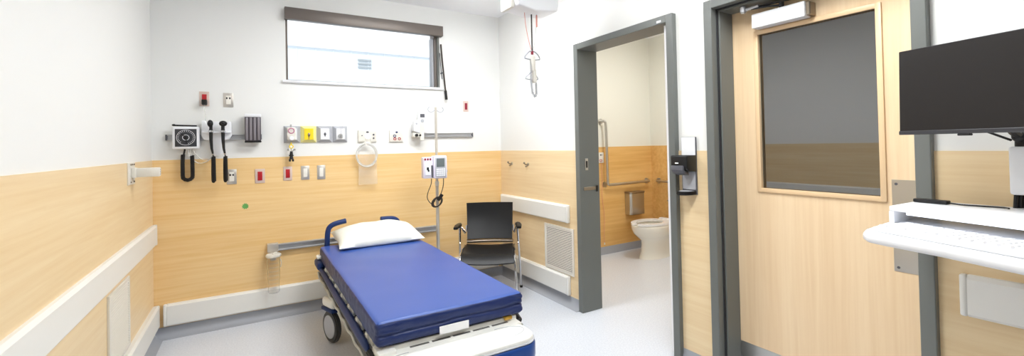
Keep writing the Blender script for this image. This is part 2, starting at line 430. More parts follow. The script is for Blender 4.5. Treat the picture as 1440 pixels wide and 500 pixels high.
MB().box(-.018, .018, -.045, -.006, .002, .048, .006, 2).build('face', 'steelplate', pu).name = 'lower_socket'
plug = MB().box(-.017, .017, -.048, 0, -.02, .022, .006, 2).tube([(0, -.03, -.018), (0, -.03, -.05), (.006, -.02, -.10), (.004, -.014, -.17), (.03, -.014, -.20)], .0028, smooth=2, mi=1)
plug = plug.build('power_plug', ['black_soft', 'tube_clear'], None, (.326, -.0065, 1.746)); tag(plug, 'black plug with a pale lead in the red outlet above the gauge', 'plug')
bpy.data.objects.remove(bpy.data.objects['lower_socket'])
plate('electrical_outlet', 'steel plated white outlet on the wood panel beside the hanging black handles', 'outlet', .496, 1.165, .066, .118, ('steelplate', 'ivory'), 'duplex', -tk)
plate('electrical_outlet', 'red outlet on the wood panel, the left of the two red ones', 'outlet', .690, 1.160, .070, .116, ('redpale', 'red'), 'rocker', -tk)
plate('electrical_outlet', 'red outlet on the wood panel, right under the hanging black fitting', 'outlet', .892, 1.170, .066, .116, ('redpale', 'red'), 'rocker', -tk)
plate('wall_switch', 'white plate right of the second red outlet on the wood panel', 'switch', 1.025, 1.170, .066, .118, ('steelplate', 'ivory'), 'rocker', -tk)
plate('wall_switch', 'white plate below the fourth gas outlet, rightmost of the plates on the wood panel', 'switch', 1.151, 1.168, .066, .122, ('steelplate', 'ivory'), 'rocker', -tk)
plate('nurse_call_switch', 'small red call switch on the white wall above the equipment rail end', 'switch', 2.540, 1.776, .058, .11, ('redpale', 'red_bit'), 'rocker')

# ------------------------------------------------------------------ rails
def rail(name, label, x0, x1, zc, h=.042, y0=-.0, d=.026, parts=()):
    t = thing(name, label, 'equipment rail', ((x0+x1)/2, y0, zc), 0, 'metal equipment rails'); w = (x1-x0)/2
    MB().box(-w, w, -d*.5, 0, -h*.32, h*.32).box(-w, w, -d, 0, h*.28, h*.5, .002, 1).box(-w, w, -d, 0, -h*.5, -h*.28, .002, 1).build('channel', 'alu', t)
    for s in (-1, 1): MB().box(s*w-.006, s*w+.006, -d-.002, 0, -h*.52, h*.52, .003, 2).build('end_cap', 'dgrey', t)
    return t
rail('equipment_rail', 'short metal rail carrying the gauge, the diagnostic heads and the grey dispenser', .090, .700, 1.478)
rail('equipment_rail', 'metal rail on the white wall behind the drip pole', 1.985, 2.600, 1.482)
r3 = rail('equipment_rail', 'low metal rail on the wood panel left of the stretcher head', .806, 2.2, .568, .055, -tk, .034)
MB().box(-.770, -.690, -.05, 0, -.030, .040, .005, 2).build('mounting_block', 'steelplate', r3)

# ------------------------------------------------------------------ blood pressure gauge
g = thing('blood_pressure_gauge', 'square white framed wall blood pressure gauge with a black round dial', 'gauge', (.213, -.026, 1.39))
MB().box(-.083, .083, -.052, 0, 0, .168, .014, 3).build('housing', 'white', g)
MB().box(-.066, .066, -.0545, -.050, .018, .150, .004, 2).build('dial_face', 'dial', g)
dr = MB()
for k in range(22):
    a = PI*1.25 - 2*PI*.82*k/21
    c_ = Vector((math.cos(a)*.047, 0, .086+math.sin(a)*.047)); X = Matrix.Translation((c_.x, -.0555, c_.z)) @ Matrix.Rotation(-a, 4, 'Y')
    dr.box(-.005, .005, -.0008, .0008, -.0011, .0011, X=X)
dr.tube([(math.cos(a)*.056, -.0555, .086+math.sin(a)*.056) for a in [2*PI*k/36 for k in range(36)]], .0012, closed=True, n=6)
dr.tube([(math.cos(a)*.020, -.0555, .086+math.sin(a)*.020) for a in [2*PI*k/24 for k in range(24)]], .0016, closed=True, n=6)
dr.build('dial_markings', 'white', g)
MB().tube([(-.028, -.057, .118), (.0, -.058, .086), (.004, -.058, .050)], .0035, n=6).ball((0, -.058, .086), .009, .004, .009).build('pointer', 'black', g)
MB().tube([(-.078, -.03, .178), (-.02, -.034, .176), (.066, -.03, .174)], .006, n=8).ball((-.074, -.03, .18), .012, .01, .008).build('cuff_clip', 'black', g)
def coil(pts, r, turns, rad, n=6, per=9):
    """helix along a polyline"""
    pts = [Vector(p) for p in pts]; seg = [(pts[i+1]-pts[i]).length for i in range(len(pts)-1)]; Ls = sum(seg); out = []
    N = int(turns*per)
    for i in range(N+1):
        s = Ls*i/N; k = 0
        while k < len(seg)-1 and s > seg[k]: s -= seg[k]; k += 1
        t = (pts[k+1]-pts[k]).normalized(); p = pts[k]+t*s
        u = Vector((0,1,0)); v = t.cross(u).normalized(); u = v.cross(t)
        a = 2*PI*turns*i/N
        out.append(p+u*math.cos(a)*rad+v*math.sin(a)*rad)
    return out
up = [(-.025+.03*(1-math.cos(a)), -.02, -.205-.028*math.sin(a)) for a in [PI*k/8 for k in range(9)]]
cp = [(-.022, -.02, -.04), (-.025, -.02, -.10)] + up + [(.035, -.02, -.10), (.034, -.02, -.05)]
MB().tube(coil(cp, 0, 60, .0105), .0042, n=5).tube([(-.010, -.02, .0), (-.018, -.02, -.045)], .006).build('coiled_hose', 'black_soft', g)
MB().tube([(.012,-.02,.0), (.012,-.02,-.05), (.034,-.02,-.07)], .005, smooth=1).tube([(.02,-.02,.0), (.03,-.025,-.07), (.07,-.02,-.115), (.13,-.015,-.10), (.17,-.015,-.045)], .003, smooth=2)\
    .tube([(.03,-.02,.01), (.06,-.02,-.05), (.10,-.02,-.09), (.16,-.02,-.08), (.19,-.02,-.02)], .0025, smooth=2).build('clear_tubing', 'tube_clear', g)

# ------------------------------------------------------------------ otoscope / ophthalmoscope wall unit
w0 = (.404, -.026, 1.47)
u = thing('diagnostic_wall_unit', 'white wall cradle on the rail holding two black diagnostic handles', 'medical instrument holder', w0)
pl = [(-.094,.135),(-.072,.135),(-.066,.112),(-.03,.108),(-.022,.128),(.022,.128),(.03,.108),(.066,.112),(.072,.128),(.094,.128),(.098,.02),(.078,-.012),(.036,-.018),(.034,-.115),(.014,-.135),(-.016,-.135),(-.034,-.115),(-.034,-.018),(-.082,-.012),(-.098,.02)]
MB().prism(pl, 'y', -.03, 0, .004, 2).box(-.095, .095, -.062, -.02, .035, .060, .010, 3).build('cradle', 'white', u)
def scope(xc, label, big):
    s = thing('otoscope' if big else 'ophthalmoscope', label, 'medical instrument', (w0[0]+xc, -.108, 1.44))
    MB().tube([(0,0,.095), (0,0,.02), (.004,.0,-.05), (.012,.004,-.098)], [.013,.0115,.009,.006], n=12).build('grip', 'black', s)
    MB().cyl((0,0,.074), (0,0,.088), .0145).build('collar', 'chrome', s); MB().cyl((.0105,.003,-.088),(.012,.004,-.098),.008).build('end_ring', 'chrome', s)
    if big: MB().ball((.002,-.008,.140), .027, .022, .022).cyl((0,0,.095), (0,0,.14), .012).cyl((.002,-.026,.140), (.002,-.040,.138), .012, .006).build('head', 'black', s)
    else: MB().ball((-.004,-.0,.140), .019, .022, .028).cyl((0,0,.095), (0,0,.13), .011).box(-.016,.004,-.026,-.018,.128,.15,.003).build('head', 'black', s)
    MB().tube(coil([(.014,.002,-.112), (.016,.0,-.30)], 0, 34, .0105), .0042, n=5).tube([(.012,.004,-.098),(.014,.002,-.115)], .004)\
        .tube([(.016,0,-.30),(.010,.006,-.305),(.006,.010,-.28),(.008,.012,-.12)], .009, n=8, smooth=2).build('coiled_cord', 'black_soft', s)
    return s
scope(-.034, 'black instrument handle with a narrow head, left of the pair in the white cradle', False)
scope(.042, 'black instrument handle with a round head, right of the pair in the white cradle', True)

# grey dispenser
dz = thing('cover_dispenser', 'grey ribbed dispenser with a white top at the right end of the rail', 'dispenser', (.645, -.0265, 1.445))
MB().box(-.056, .056, -.055, 0, 0, .190, .004, 2).build('body', 'dispenser', dz)
MB().box(-.058, .058, -.058, 0, .191, .215, .004, 2).build('top_cap', 'white', dz)
rb = MB()
for k in range(4): rb.box(-.050+k*.027, -.034+k*.027, -.062, -.054, .005, .188, .003, 2)
rb.build('ribs', 'rib', dz)
MB().box(-.058, .058, -.060, 0, -.012, -.0005, .003, 1).build('base_strip', 'black', dz)
MB().box(-.03, .03, .0, .0270, .09, .19).build('mounting_bracket', 'alu', dz)

# ------------------------------------------------------------------ gas outlet console
mw = .1275
def gas(i, label, inner, extra):
    t = thing('gas_outlet_module', label, 'medical gas outlet', (.864+mw*(i+.5), 0, 1.426), 0, 'row of gas outlets')
    w2 = mw/2-.002; h = .142
    A = [(-w2, -.0, 0), (w2, 0, 0), (w2, 0, h), (-w2, 0, h)]
    B = [(-w2+.004, -.012, .003), (w2-.004, -.012, .003), (w2-.004, -.012, h-.003), (-w2+.004, -.012, h-.003)]
    D = [(-w2+.026, -.034, .022), (w2-.026, -.034, .022), (w2-.026, -.034, h-.022), (-w2+.026, -.034, h-.022)]
    MB().loft([A, B, D]).build('housing', 'greyp' if inner != 'yellow' else 'paleyellow', t, angle=20)
    MB().box(-w2+.026, w2-.026, -.038, -.033, .024, h-.022, .002, 1).build('face_plate', inner, t)
    extra(t); return t
def ex0(t):
    r = MB().cyl((-.008,-.038,.072), (-.008,-.062,.072), .031).box(-.040, .026, -.060, -.038, .020, .130, .014, 3).build('regulator_body', 'offwhite', t)
    MB().tube([(-.008+math.cos(a)*.021, -.064, .100+math.sin(a)*.021) for a in [2*PI*k/24 for k in range(24)]], .0035, closed=True, n=6).build('pressure_ring', 'magenta', t)
    MB().cyl((-.008,-.060,.038), (-.008,-.082,.038), .018, bev=.004).build('knob', 'white_gloss', t)
    MB().cyl((-.01,-.05,.13),(-.01,-.05,.152),.006).build('stem', 'chrome', t)
def ex1(t): MB().ball((.0,-.040,.068), .010,.006,.017).box(-.003,.003,-.041,-.0375,.03,.06).build('socket', 'bronze', t)
def ex2(t): MB().ball((.0,-.040,.072), .009,.006,.014).box(-.003,.003,-.041,-.0375,.05,.07).build('socket', 'dgrey', t)
def ex3(t):
    MB().cyl((-.004,-.038,.055), (-.004,-.055,.055), .018).tube([(-.004,-.05,.055),(.014,-.05,.040)], .008).build('flow_valve', 'steel', t)
    MB().cyl((.006,-.055,.06), (.006,-.055,.205), .009, n=14).build('flow_tube', 'clear', t)
    MB().cyl((.006,-.055,.04), (.006,-.055,.062), .010).build('tube_foot', 'alu', t)
gas(0, 'gas outlet with white round regulator, leftmost of the four gas outlets', 'white', ex0)
gas(1, 'bright yellow gas outlet, second of the four in the row', 'yellow', ex1)
gas(2, 'white gas outlet with one small dark socket, third of the four', 'white', ex2)
gas(3, 'gas outlet with a clear flow tube standing up, rightmost of the four', 'white', ex3)
hg = thing('hose_adapter', 'small black fitting on a yellow ring hanging below the round regulator', 'hose fitting', (.918, -.05, 1.27))
MB().tube([(math.cos(a)*.014, 0, .125+math.sin(a)*.014) for a in [2*PI*k/20 for k in range(20)]], .004, closed=True, n=6).cyl((0,0,.136),(0,0,.158),.004).tube([(0,0,.150),(.0,.03,.154),(0,.0505,.152)], .0035, smooth=1).build('ring', 'yellow', hg)
MB().cyl((0,0,.108),(0,0,.085),.004).tube([(-.024,0,.098),(0,0,.083),(.024,0,.098)], .004).cyl((-.024,-.006,.098),(-.024,.006,.098),.008).cyl((.024,-.006,.098),(.024,.006,.098),.008).build('wing_nut', 'steel', hg)
MB().cyl((0,0,.085),(0,0,.055),.010,.014).cyl((0,0,.055),(0,0,.045),.018).cyl((0,0,.045),(0,0,.018),.012,.017).box(-.019,-.004,-.01,.01,0,.02,.003).box(.004,.019,-.01,.01,0,.02,.003).build('body', 'black', hg)

# medical plates with suction tubing
p1 = thing('suction_outlet_plate', 'white double outlet plate with the coiled tubing bag hanging from it', 'medical gas outlet', (1.545, 0, 1.424))
MB().box(-.082, .082, -.018, 0, 0, .108, .004, 2).box(-.078, -.026, -.021, -.016, .008, .1, .002, 1).box(.026, .078, -.021, -.016, .008, .1, .002, 1).build('cover_plate', 'offwhite', p1)
MB().ball((.0,-.019,.090), .013,.004,.008).build('badge', 'dgrey', p1)
MB().cyl((-.05,-.020,.058),(-.05,-.026,.058),.005).build('socket', 'dgrey', p1)
for z in (.066, .034): MB().cyl((.052,-.020,z),(.052,-.026,z),.008).build('socket', 'dgrey', p1)
MB().cyl((0,-.018,.052),(0,-.024,.052),.030).build('dial', 'ivory', p1)
p2 = thing('data_outlet_plate', 'white plate with three small round ports between tubing bag and drip pole', 'medical gas outlet', (1.809, 0, 1.422))
MB().box(-.062, .062, -.018, 0, 0, .110, .004, 2).build('cover_plate', 'offwhite', p2)
MB().ball((.004,-.019,.090), .012,.004,.008).build('badge', 'navy_p', p2)
MB().tube([(-.016+math.cos(a)*.012, -.020, .055+math.sin(a)*.010) for a in [2*PI*k/16 for k in range(16)]], .003, closed=True, n=6).build('port', 'navy_p', p2)
for xx in (-.014, .028):
    MB().tube([(xx+math.cos(a)*.012, -.020, .028+math.sin(a)*.010) for a in [2*PI*k/16 for k in range(16)]], .0032, closed=True, n=6).build('port', 'red', p2)
tb = thing('suction_tubing_bag', 'clear bag of looped suction tubing hanging below the double outlet plate', 'tubing bag', (1.535, -.045, 1.02))
tl = MB()
for k in range(4):
    r_ = .082+.004*k; tl.tube([(-.008+math.cos(a)*r_, -.006*k+.008*math.sin(3*a+k), .285+math.sin(a)*(r_+.012)) for a in [2*PI*j/40 for j in range(40)]], .0042, closed=True, n=6)
tl.tube([(-.05,-.0,.37),(-.02,.010,.40),(.01,.026,.420)], .006, smooth=1)
tl.build('looped_tubing', 'tube_clear', tb)
bg = bmesh.new(); grid = []
for i in range(13):
    row = []
    for j in range(17):
        x = -.085+.17*i/12; z = .02+.30*j/16
        row.append(bg.verts.new((x*(1-.1*(j/16)), -.010-.018*noise.noise(Vector((x*22, z*18, 1.3))), z)))
    grid.append(row)
for i in range(12):
    for j in range(16): bg.faces.new((grid[i][j], grid[i+1][j], grid[i+1][j+1], grid[i][j+1]))
bmesh.ops.solidify(bg, geom=bg.faces[:], thickness=.02)
mbb = MB(); mbb._in(bg); mbb.build('plastic_bag', 'bag', tb)
MB().tube([(0,-.006,.40),(.004,.02,.425),(.008,.046,.415)], .004, smooth=1).build('hanging_hook', 'tube_clear', tb)
MB().box(-.02, .03, -.012, -.004, .375, .405, .002, 1).build('label_tab', 'ivory', tb)

# ear thermometer on the rail
th = thing('wall_thermometer', 'white digital thermometer in a cradle at the left end of the longer upper rail', 'thermometer', (2.025, -.03, 1.50))
MB().prism([(-.015,.0),(.062,.0),(.062,.19),(.045,.225),(.0,.225),(-.015,.19)], 'y', -.05, 0, .006, 2).build('handset', 'white', th)
MB().box(-.002, .044, -.0525, -.049, .150, .185, .002, 1).build('display', 'dgrey', th)
MB().cyl((.02,-.052,.118),(.02,-.050,.118),.018).build('button', 'greyp', th)
MB().prism([(-.075,.02),(-.01,.0),(-.01,.12),(-.035,.13),(-.065,.115)], 'y', -.07, -.002, .006, 2).cyl((-.045,-.075,.09),(-.045,-.065,.09),.010, mi=1).build('probe_holder', ['white', 'greyp'], th)
MB().box(-.075, .03, -.058, -.002, -.040, .003, .004, 2).box(-.012,.03,-.066,-.058,-.07,.10,.003,1,mi=0).build('cradle', 'offwhite', th)
MB().cyl((-.045,-.075,-.02),(-.045,-.055,-.02),.014).cyl((-.01,-.075,-.02),(-.01,-.055,-.02),.008).build('clamp_knob', 'black', th)

# green sticker
st = MB(); n = 10
pts = []
for k in range(n*2):
    a = PI*k/n; r_ = .026 if k % 2 == 0 else .018
    pts.append((math.cos(a)*r_*(1-.1*math.sin(a)), math.sin(a)*r_))
st.prism(pts, 'y', -.0008, 0)
so = st.build('leaf_sticker', 'green', None, (.585, -tk+.0004, .924)); tag(so, 'small green leaf shaped sticker on the wood panel', 'sticker')

# swing arm on left wall
sa = thing('swing_arm', 'cream metal swing arm bolted to the left wall near the corner', 'wall bracket', (tk-.001, -.69, 1.25))
MB().box(0, .008, -.095, .075, -.07, .062, .002, 1).build('wall_plate', 'offwhite', sa)
for y, z in ((-.04,.05),(.0,.05),(.045,.05),(-.04,-.055),(.045,-.055)): MB().cyl((.006,y,z),(.012,y,z),.005, n=10).build('bolt', 'bronze', sa)
for z in (-.014, .0, .014): MB().box(.1413,.1435,-.006,.012,z-.005,z+.005,.001,1).build('fixing_lug', 'greyp', sa)
MB().box(.008, .030, -.035, .025, -.030, .030, .004, 2).build('pivot', 'offwhite', sa)
MB().box(.010, .1415, -.018, .018, -.0275, .0275, .005, 2, X=Matrix.Rotation(0, 4, 'Z')).build('arm', 'offwhite', sa)

# suction canister on the low rail
cn = thing('suction_canister', 'clear suction canister with cream lid hanging from the low rail bracket', 'canister', (.775, -.085, .22))
MB().loft([[(math.cos(a)*r_, math.sin(a)*r_, z) for a in [2*PI*k/24 for k in range(24)]] for r_, z in ((.036,0),(.042,.01),(.046,.15),(.050,.285),(.047,.285),(.043,.15),(.039,.012))]).build('jar', 'clear', cn)
MB().cyl((0,0,.286),(0,0,.312),.056, bev=.006).cyl((0,-.03,.31),(0,-.03,.325),.010).cyl((.015,.01,.31),(.015,.01,.322),.012).build('lid', 'offwhite', cn)
MB().tube([(.046,0,.27),(.058,-.006,.24),(.050,-.01,.20)], .003, smooth=1).build('lid_strap', 'tube_clear', cn)
gr = MB()
for k in range(7): gr.tube([(math.cos(a)*.0472, math.sin(a)*.0472, .05+k*.032) for a in [-PI*.75+PI*.5*j/6 for j in range(7)]], .0009, n=4)
gr.build('graduations', 'greyp', cn)
MB().box(-.02, .02, .035, .078, .25, .33, .003, 1).build('hanger', 'steelplate', cn)

# ------------------------------------------------------------------ drip stand and pump
IX, IY = 2.052, -.42
iv = thing('drip_stand', 'chrome drip pole with two hooks standing between stretcher and black chair', 'drip stand', (IX, IY, 0))
MB().cyl((0,0,.06),(0,0,1.05),.0150).cyl((0,0,1.03),(0,0,1.72),.0115).build('pole', 'pole', iv)
MB().cyl((0,0,1.02),(0,0,1.06),.019, bev=.003).build('collar', 'offwhite', iv)
for s in (-1, 1):
    MB().tube([(0,0,1.70),(s*.02,0,1.685),(s*.045,0,1.672),(s*.068,0,1.685),(s*.074,0,1.705),(s*.060,0,1.722)], .0045, smooth=2).build('hook', 'greyp', iv)
MB().cyl((0,0,.05),(0,0,.09),.03, bev=.004).build('hub', 'black', iv)
for k in range(5):
    a = 2*PI*k/5+.35; lg = MB().tube([(math.cos(a)*.02, math.sin(a)*.02, .07),(math.cos(a)*.21, math.sin(a)*.21, .055)], .012).build('leg', 'chrome', iv)
    cx_, cy_ = math.cos(a)*.20, math.sin(a)*.20
    MB().cyl((cx_-.01*math.sin(a),cy_+.01*math.cos(a),.025),(cx_+.01*math.sin(a),cy_-.01*math.cos(a),.025),.025).build('castor', 'tyre', lg)
pm = thing('infusion_pump', 'lilac white infusion pump with small screen clamped on the drip pole', 'infusion pump', (IX-.072, IY-.115, 1.095), -.12)
MB().box(-.012, .108, -.045, .055, 0, .195, .012, 3).build('body', 'lilac', pm)
MB().box(.002, .096, -.048, -.044, .014, .180, .005, 2).build('front_panel', 'greyp', pm)
MB().box(.014, .084, -.051, -.047, .100, .172, .002, 1).build('screen', 'lcd', pm)
ky = MB()
for i in range(5):
    for j in range(4): ky.box(.012+i*.0155, .024+i*.0155, -.050, -.047, .022+j*.017, .034+j*.017)
ky.build('keypad', 'white', pm)
MB().box(-.098, -.014, -.038, .050, .004, .185, .010, 3).build('pump_channel', 'lilac', pm)
MB().box(-.085, -.035, -.046, -.037, .03, .135, .010, 3).build('channel_door', 'card', pm)
MB().box(-.030, -.017, -.044, -.038, .010, .115, .003, 1).build('latch', 'dgrey', pm)
MB().box(-.070, -.052, -.049, -.045, .075, .100, .002, 1).box(-.062,-.048,-.049,-.045,.062,.078,.002,1).build('logo_mark', 'black', pm)
rd = MB()
for k in range(3): rd.box(-.088+k*.022, -.073+k*.022, -.042, -.037, .158, .176, .003, 1)
rd.build('status_lights', 'red_bit', pm)
MB().box(.03, .10, .05, .10, .06, .12, .006, 2).build('clamp', 'dgrey', pm)
MB().cyl((.108,0,.06),(.118,0,.06),.014).build('side_knob', 'greyp', pm)
cd = MB()
cd.tube([(-.02,-.0,0),(-.018,.02,-.05),(-.040,.06,-.12),(-.045,.09,-.18),(.0,.09,-.24),(.03,.085,-.20)], .0035, smooth=2)
cd.tube([(.085,0,0),(.092,.03,-.06),(.085,.07,-.13),(.06,.09,-.18)], .0035, smooth=2)
for k in range(4):
    ph = .5*k; cd.tube([(.045+math.cos(a)*(.055-.006*k)*math.cos(-.6)-math.sin(a)*.03*math.sin(-.6)*-1, .085-.004*k, -.215+math.cos(a)*.05*math.sin(.6)+math.sin(a)*(.034-.003*k)) for a in [2*PI*j/24+ph for j in range(24)]], .0045, closed=True, n=6)
cd.build('power_cord', 'cord_dark', pm)
MB().tube([(.05,.07,-.20),(.072,.07,-.175),(.09,.07,-.15)], .014, smooth=1).build('plug', 'black_soft', pm)

# ------------------------------------------------------------------ chair
fx, fy = math.sin(.5395), math.cos(.5395); rx, ry = math.cos(.5395), -math.sin(.5395)
cxw = .6246+fx*4.05+rx*-.2535; cyw = -4.1603+fy*4.05+ry*-.2535
ch = thing('armchair', 'black seated metal armchair in the corner right of the stretcher', 'chair', (cxw, cyw, 0), -.5395)
def sheet(fn, nu, nv, th):
    b = bmesh.new(); G = [[b.verts.new(fn(i/nu, j/nv)) for j in range(nv+1)] for i in range(nu+1)]
    for i in range(nu):
        for j in range(nv): b.faces.new((G[i][j], G[i+1][j], G[i+1][j+1], G[i][j+1]))
    bmesh.ops.recalc_face_normals(b, faces=b.faces[:])
    bmesh.ops.solidify(b, geom=b.faces[:], thickness=th); return b
def seat_f(u, v):
    x = (u-.5)*(.46-.02*v); y = -.265+.44*v
    z = .425 - .06*max(0, (.22-v)/.22)**1.6 - .012*math.cos((u-.5)*PI) + .01*v
    return (x, y-.0, z)
m_ = MB(); m_._in(sheet(seat_f, 14, 20, .018)); m_.build('seat', 'black_sat', ch)
def back_f(u, v):
    w_ = .455-.025*(1-v); x = (u-.5)*w_; z = .475+.335*v
    y = .20+.11*v + .03*((u-.5)*2)**2*-1 + .02*math.sin(v*PI)
    return (x, y, z)
m_ = MB(); m_._in(sheet(back_f, 14, 14, .016)); m_.build('backrest', 'black_sat', ch)
MB().tube([(-.22,.185,.455),(0,.215,.455),(.22,.185,.455)], .020, n=10, smooth=2, flat=.9).build('back_rail', 'bronze', ch)
for s in (-1, 1):
    MB().tube([(s*.262,-.0,.628),(s*.268,.04,.60),(s*.280,.12,.35),(s*.292,.215,.012)], .0105, smooth=1).build('leg', 'chrome', ch); LG = [bpy.context.scene.collection.objects[-1]]
    MB().tube([(s*.236,.13,.430),(s*.236,-.20,.418),(s*.240,-.245,.37),(s*.252,-.262,.012)], .0105, smooth=1).build('leg', 'chrome', ch); LG.append(bpy.context.scene.collection.objects[-1])
    MB().tube([(s*.262,.0,.628),(s*.255,.10,.60),(s*.232,.205,.52),(s*.226,.235,.60)], .010, smooth=1).build('back_support', 'chrome', ch)
    MB().prism([(s*.262,-.15),(s*.300,-.155),(s*.305,-.03),(s*.290,.06),(s*.262,.09),(s*.245,.03)], 'z', .630, .654, .008, 2).build('armrest', 'black_sat', ch)
    MB().cyl((s*.292,.215,0),(s*.292,.215,.02),.014).build('foot_glide', 'black', LG[0]); MB().cyl((s*.252,-.262,0),(s*.252,-.262,.02),.014).build('foot_glide', 'black', LG[1])
MB().tube([(-.234,.0,.405),(.234,.0,.405)], .009).build('cross_bar', 'black', ch)
MB().tube([(-.236,.12,.402),(.236,.12,.402)], .009).build('cross_bar', 'black', ch)

# ------------------------------------------------------------------ stretcher
bd = thing('hospital_stretcher', 'wheeled hospital stretcher with blue side rail, navy handles and white foot panel', 'stretcher', (1.46, -1.30, 0))
def B(x, y, z): return (x-1.46, y+1.30, z)
def bbox(m, x0, x1, y0, y1, z0, z1, *a, **k): return m.box(x0-1.46, x1-1.46, y0+1.30, y1+1.30, z0, z1, *a, **k)
m_ = MB(); bbox(m_, 1.14, 1.78, -2.13, -.36, .455, .482, .006, 2); m_.build('litter_deck', 'bed_under', bd)
m_ = MB()   # foot end rail with slots
bbox(m_, 1.105, 1.805, -2.225, -2.13, .448, .464, .004, 2); bbox(m_, 1.105, 1.805, -2.172, -2.155, .462, .484, .004, 2)
bbox(m_, 1.085, 1.17, -2.215, -2.10, .440, .480, .010, 2)
m_.build('foot_rail', 'bed_white', bd)
m_ = MB()
for k in range(5): bbox(m_, 1.235+k*.105, 1.325+k*.105, -2.190, -2.176, .4635, .4655)
m_.build('slots', 'bed_under', bd)
m_ = MB(); m_.tube([B(1.735,-2.165,.47),B(1.735,-2.165,.50),B(1.73,-2.160,.512)], .007, smooth=1); bbox(m_, 1.73, 1.775, -2.185, -2.150, .472, .492, .006, 2); m_.build('release_catch', 'brass', bd)
# foot panel
def rrect(x0, x1, y0, y1, r, n=8):
    out = []
    for cx, cy, a0 in ((x1-r, y1-r, 0), (x0+r, y1-r, PI/2), (x0+r, y0+r, PI), (x1-r, y0+r, 3*PI/2)):
        for k in range(n+1): a = a0+PI/2*k/n; out.append((cx+r*math.cos(a)-1.46, cy+r*math.sin(a)+1.30))
    return out
m_ = MB(); m_.prism(rrect(1.055, 1.797, -2.400, -2.178, .085), 'z', .430, .463, .010, 3); fp = m_.build('foot_panel', 'bed_white', bd)
for cx_ in (1.24, 1.66):
    m_ = MB(); sg = -1 if cx_ < 1.4 else 1
    m_.tube([B(cx_+sg*(.02+.115*math.cos(a))-.02, -2.285+.058*math.sin(a), .4635) for a in [-1.2+2.9*k/20 for k in range(21)]], .0018, n=5)
    m_.build('panel_groove', 'greyp', fp)
m_ = MB(); m_.prism(rrect(1.045, 1.806, -2.414, -2.18, .095), 'z', .352, .438, .016, 3); m_.build('foot_bumper', 'blue_p', bd)
m_ = MB(); m_.prism(rrect(1.048, 1.804, -2.410, -2.18, .092), 'z', .4375, .445, .003, 1); m_.build('trim_strip', 'greyp', bd)
m_ = MB(); bbox(m_, 1.60, 1.68, -2.50, -2.44, .20, .345, .02, 3); m_.build('brake_pedal', 'brass', bd)
m_ = MB(); m_.tube([B(1.085,-2.21,.40),B(1.075,-2.16,.44),B(1.12,-2.12,.44)], .012, smooth=1); bbox(m_, 1.075, 1.13, -2.245, -2.20, .395, .438, .01, 2); m_.build('side_pedal', 'yellowp', bd)
# head push handles
MB().tube([B(1.142,-.33,.40),B(1.145,-.33,.60),B(1.150,-.33,.70),B(1.165,-.33,.742),B(1.21,-.33,.764),B(1.292,-.325,.775)], .0205, n=12, smooth=2).build('push_handle', 'navy_p', bd)
MB().tube([B(1.735,-.33,.40),B(1.735,-.33,.66),B(1.725,-.33,.72),B(1.700,-.33,.748),B(1.66,-.33,.760),B(1.572,-.335,.762)], .0205, n=12, smooth=2).build('push_handle', 'navy_p', bd)
# side rails (folded down) : left one in view, right one mostly hidden
def side_rail(s):
    X = Matrix.Diagonal((s,1,1,1))
    r = MB().loft([[(-.388+dx*w_*.66, y, .462+dz*h_+dzz) for dx, dz in [(math.cos(a), math.sin(a)) for a in [2*PI*k/12 for k in range(12)]]]
        for y, w_, h_, dzz in ((.83,.010,.010,.0),(.81,.022,.016,.0),(.60,.026,.018,.0),(-.55,.028,.020,.0),(-.70,.026,.020,-.002),(-.765,.020,.016,-.006),(-.785,.008,.008,-.010))], X=X)
    rr = r.build('side_rail', 'navy_p', bd)
    tub = [(-.402,.80,.435),(-.408,.70,.412)]
    for k in range(7):
        y = .62-k*.20; tub += [(-.402,y+.05,.413),(-.404,y,.408),(-.402,y-.05,.413),(-.400,y-.09,.419)]
    tub += [(-.402,-.80,.41),(-.385,-.86,.42)]
    MB().tube(tub, .0075, smooth=1, X=X).build('lower_tube', 'bed_grey', rr)
    MB().tube([(-.394,.80,.425),(-.394,-.82,.392)], .006, X=X).build('latch_rod', 'dgrey', rr)
    for k in range(7):
        y = .66-k*.222
        pv = MB().cyl((-.376,y,.463), (-.352,y,.468), .030, X=X, n=24, bev=.008).box(-.366,-.350,y-.095,y-.02,.452,.484,.006,2,X=X).build('pivot_bracket', 'bed_white', rr)
        MB().tube([(-.379,y+math.cos(a)*.019,.464+math.sin(a)*.019) for a in [2*PI*j/16 for j in range(16)]], .0028, closed=True, n=5, X=X).cyl((-.380,y,.464),(-.376,y,.464),.007,X=X).build('pivot_ring', 'dgrey', pv)
    MB().box(-.360,-.345,-.84,.84,.425,.452,.004,1,X=X).build('mount_bar', 'bed_under', rr)
    MB().tube([(-.388,-.80,.452),(-.378,-.86,.44),(-.36,-.83,.43)], .014, smooth=1, X=X).build('release_handle', 'black_soft', rr)
side_rail(1); side_rail(-1)
# head corner cover
m_ = MB(); bbox(m_, 1.045, 1.10, -.56, -.36, .455, .515, .02, 3); m_.build('corner_bumper', 'navy_p', bd)
m_ = MB(); bbox(m_, 1.055, 1.10, -.47, -.385, .522, .545, .01, 3); m_.build('corner_cap', 'bed_white', bd)
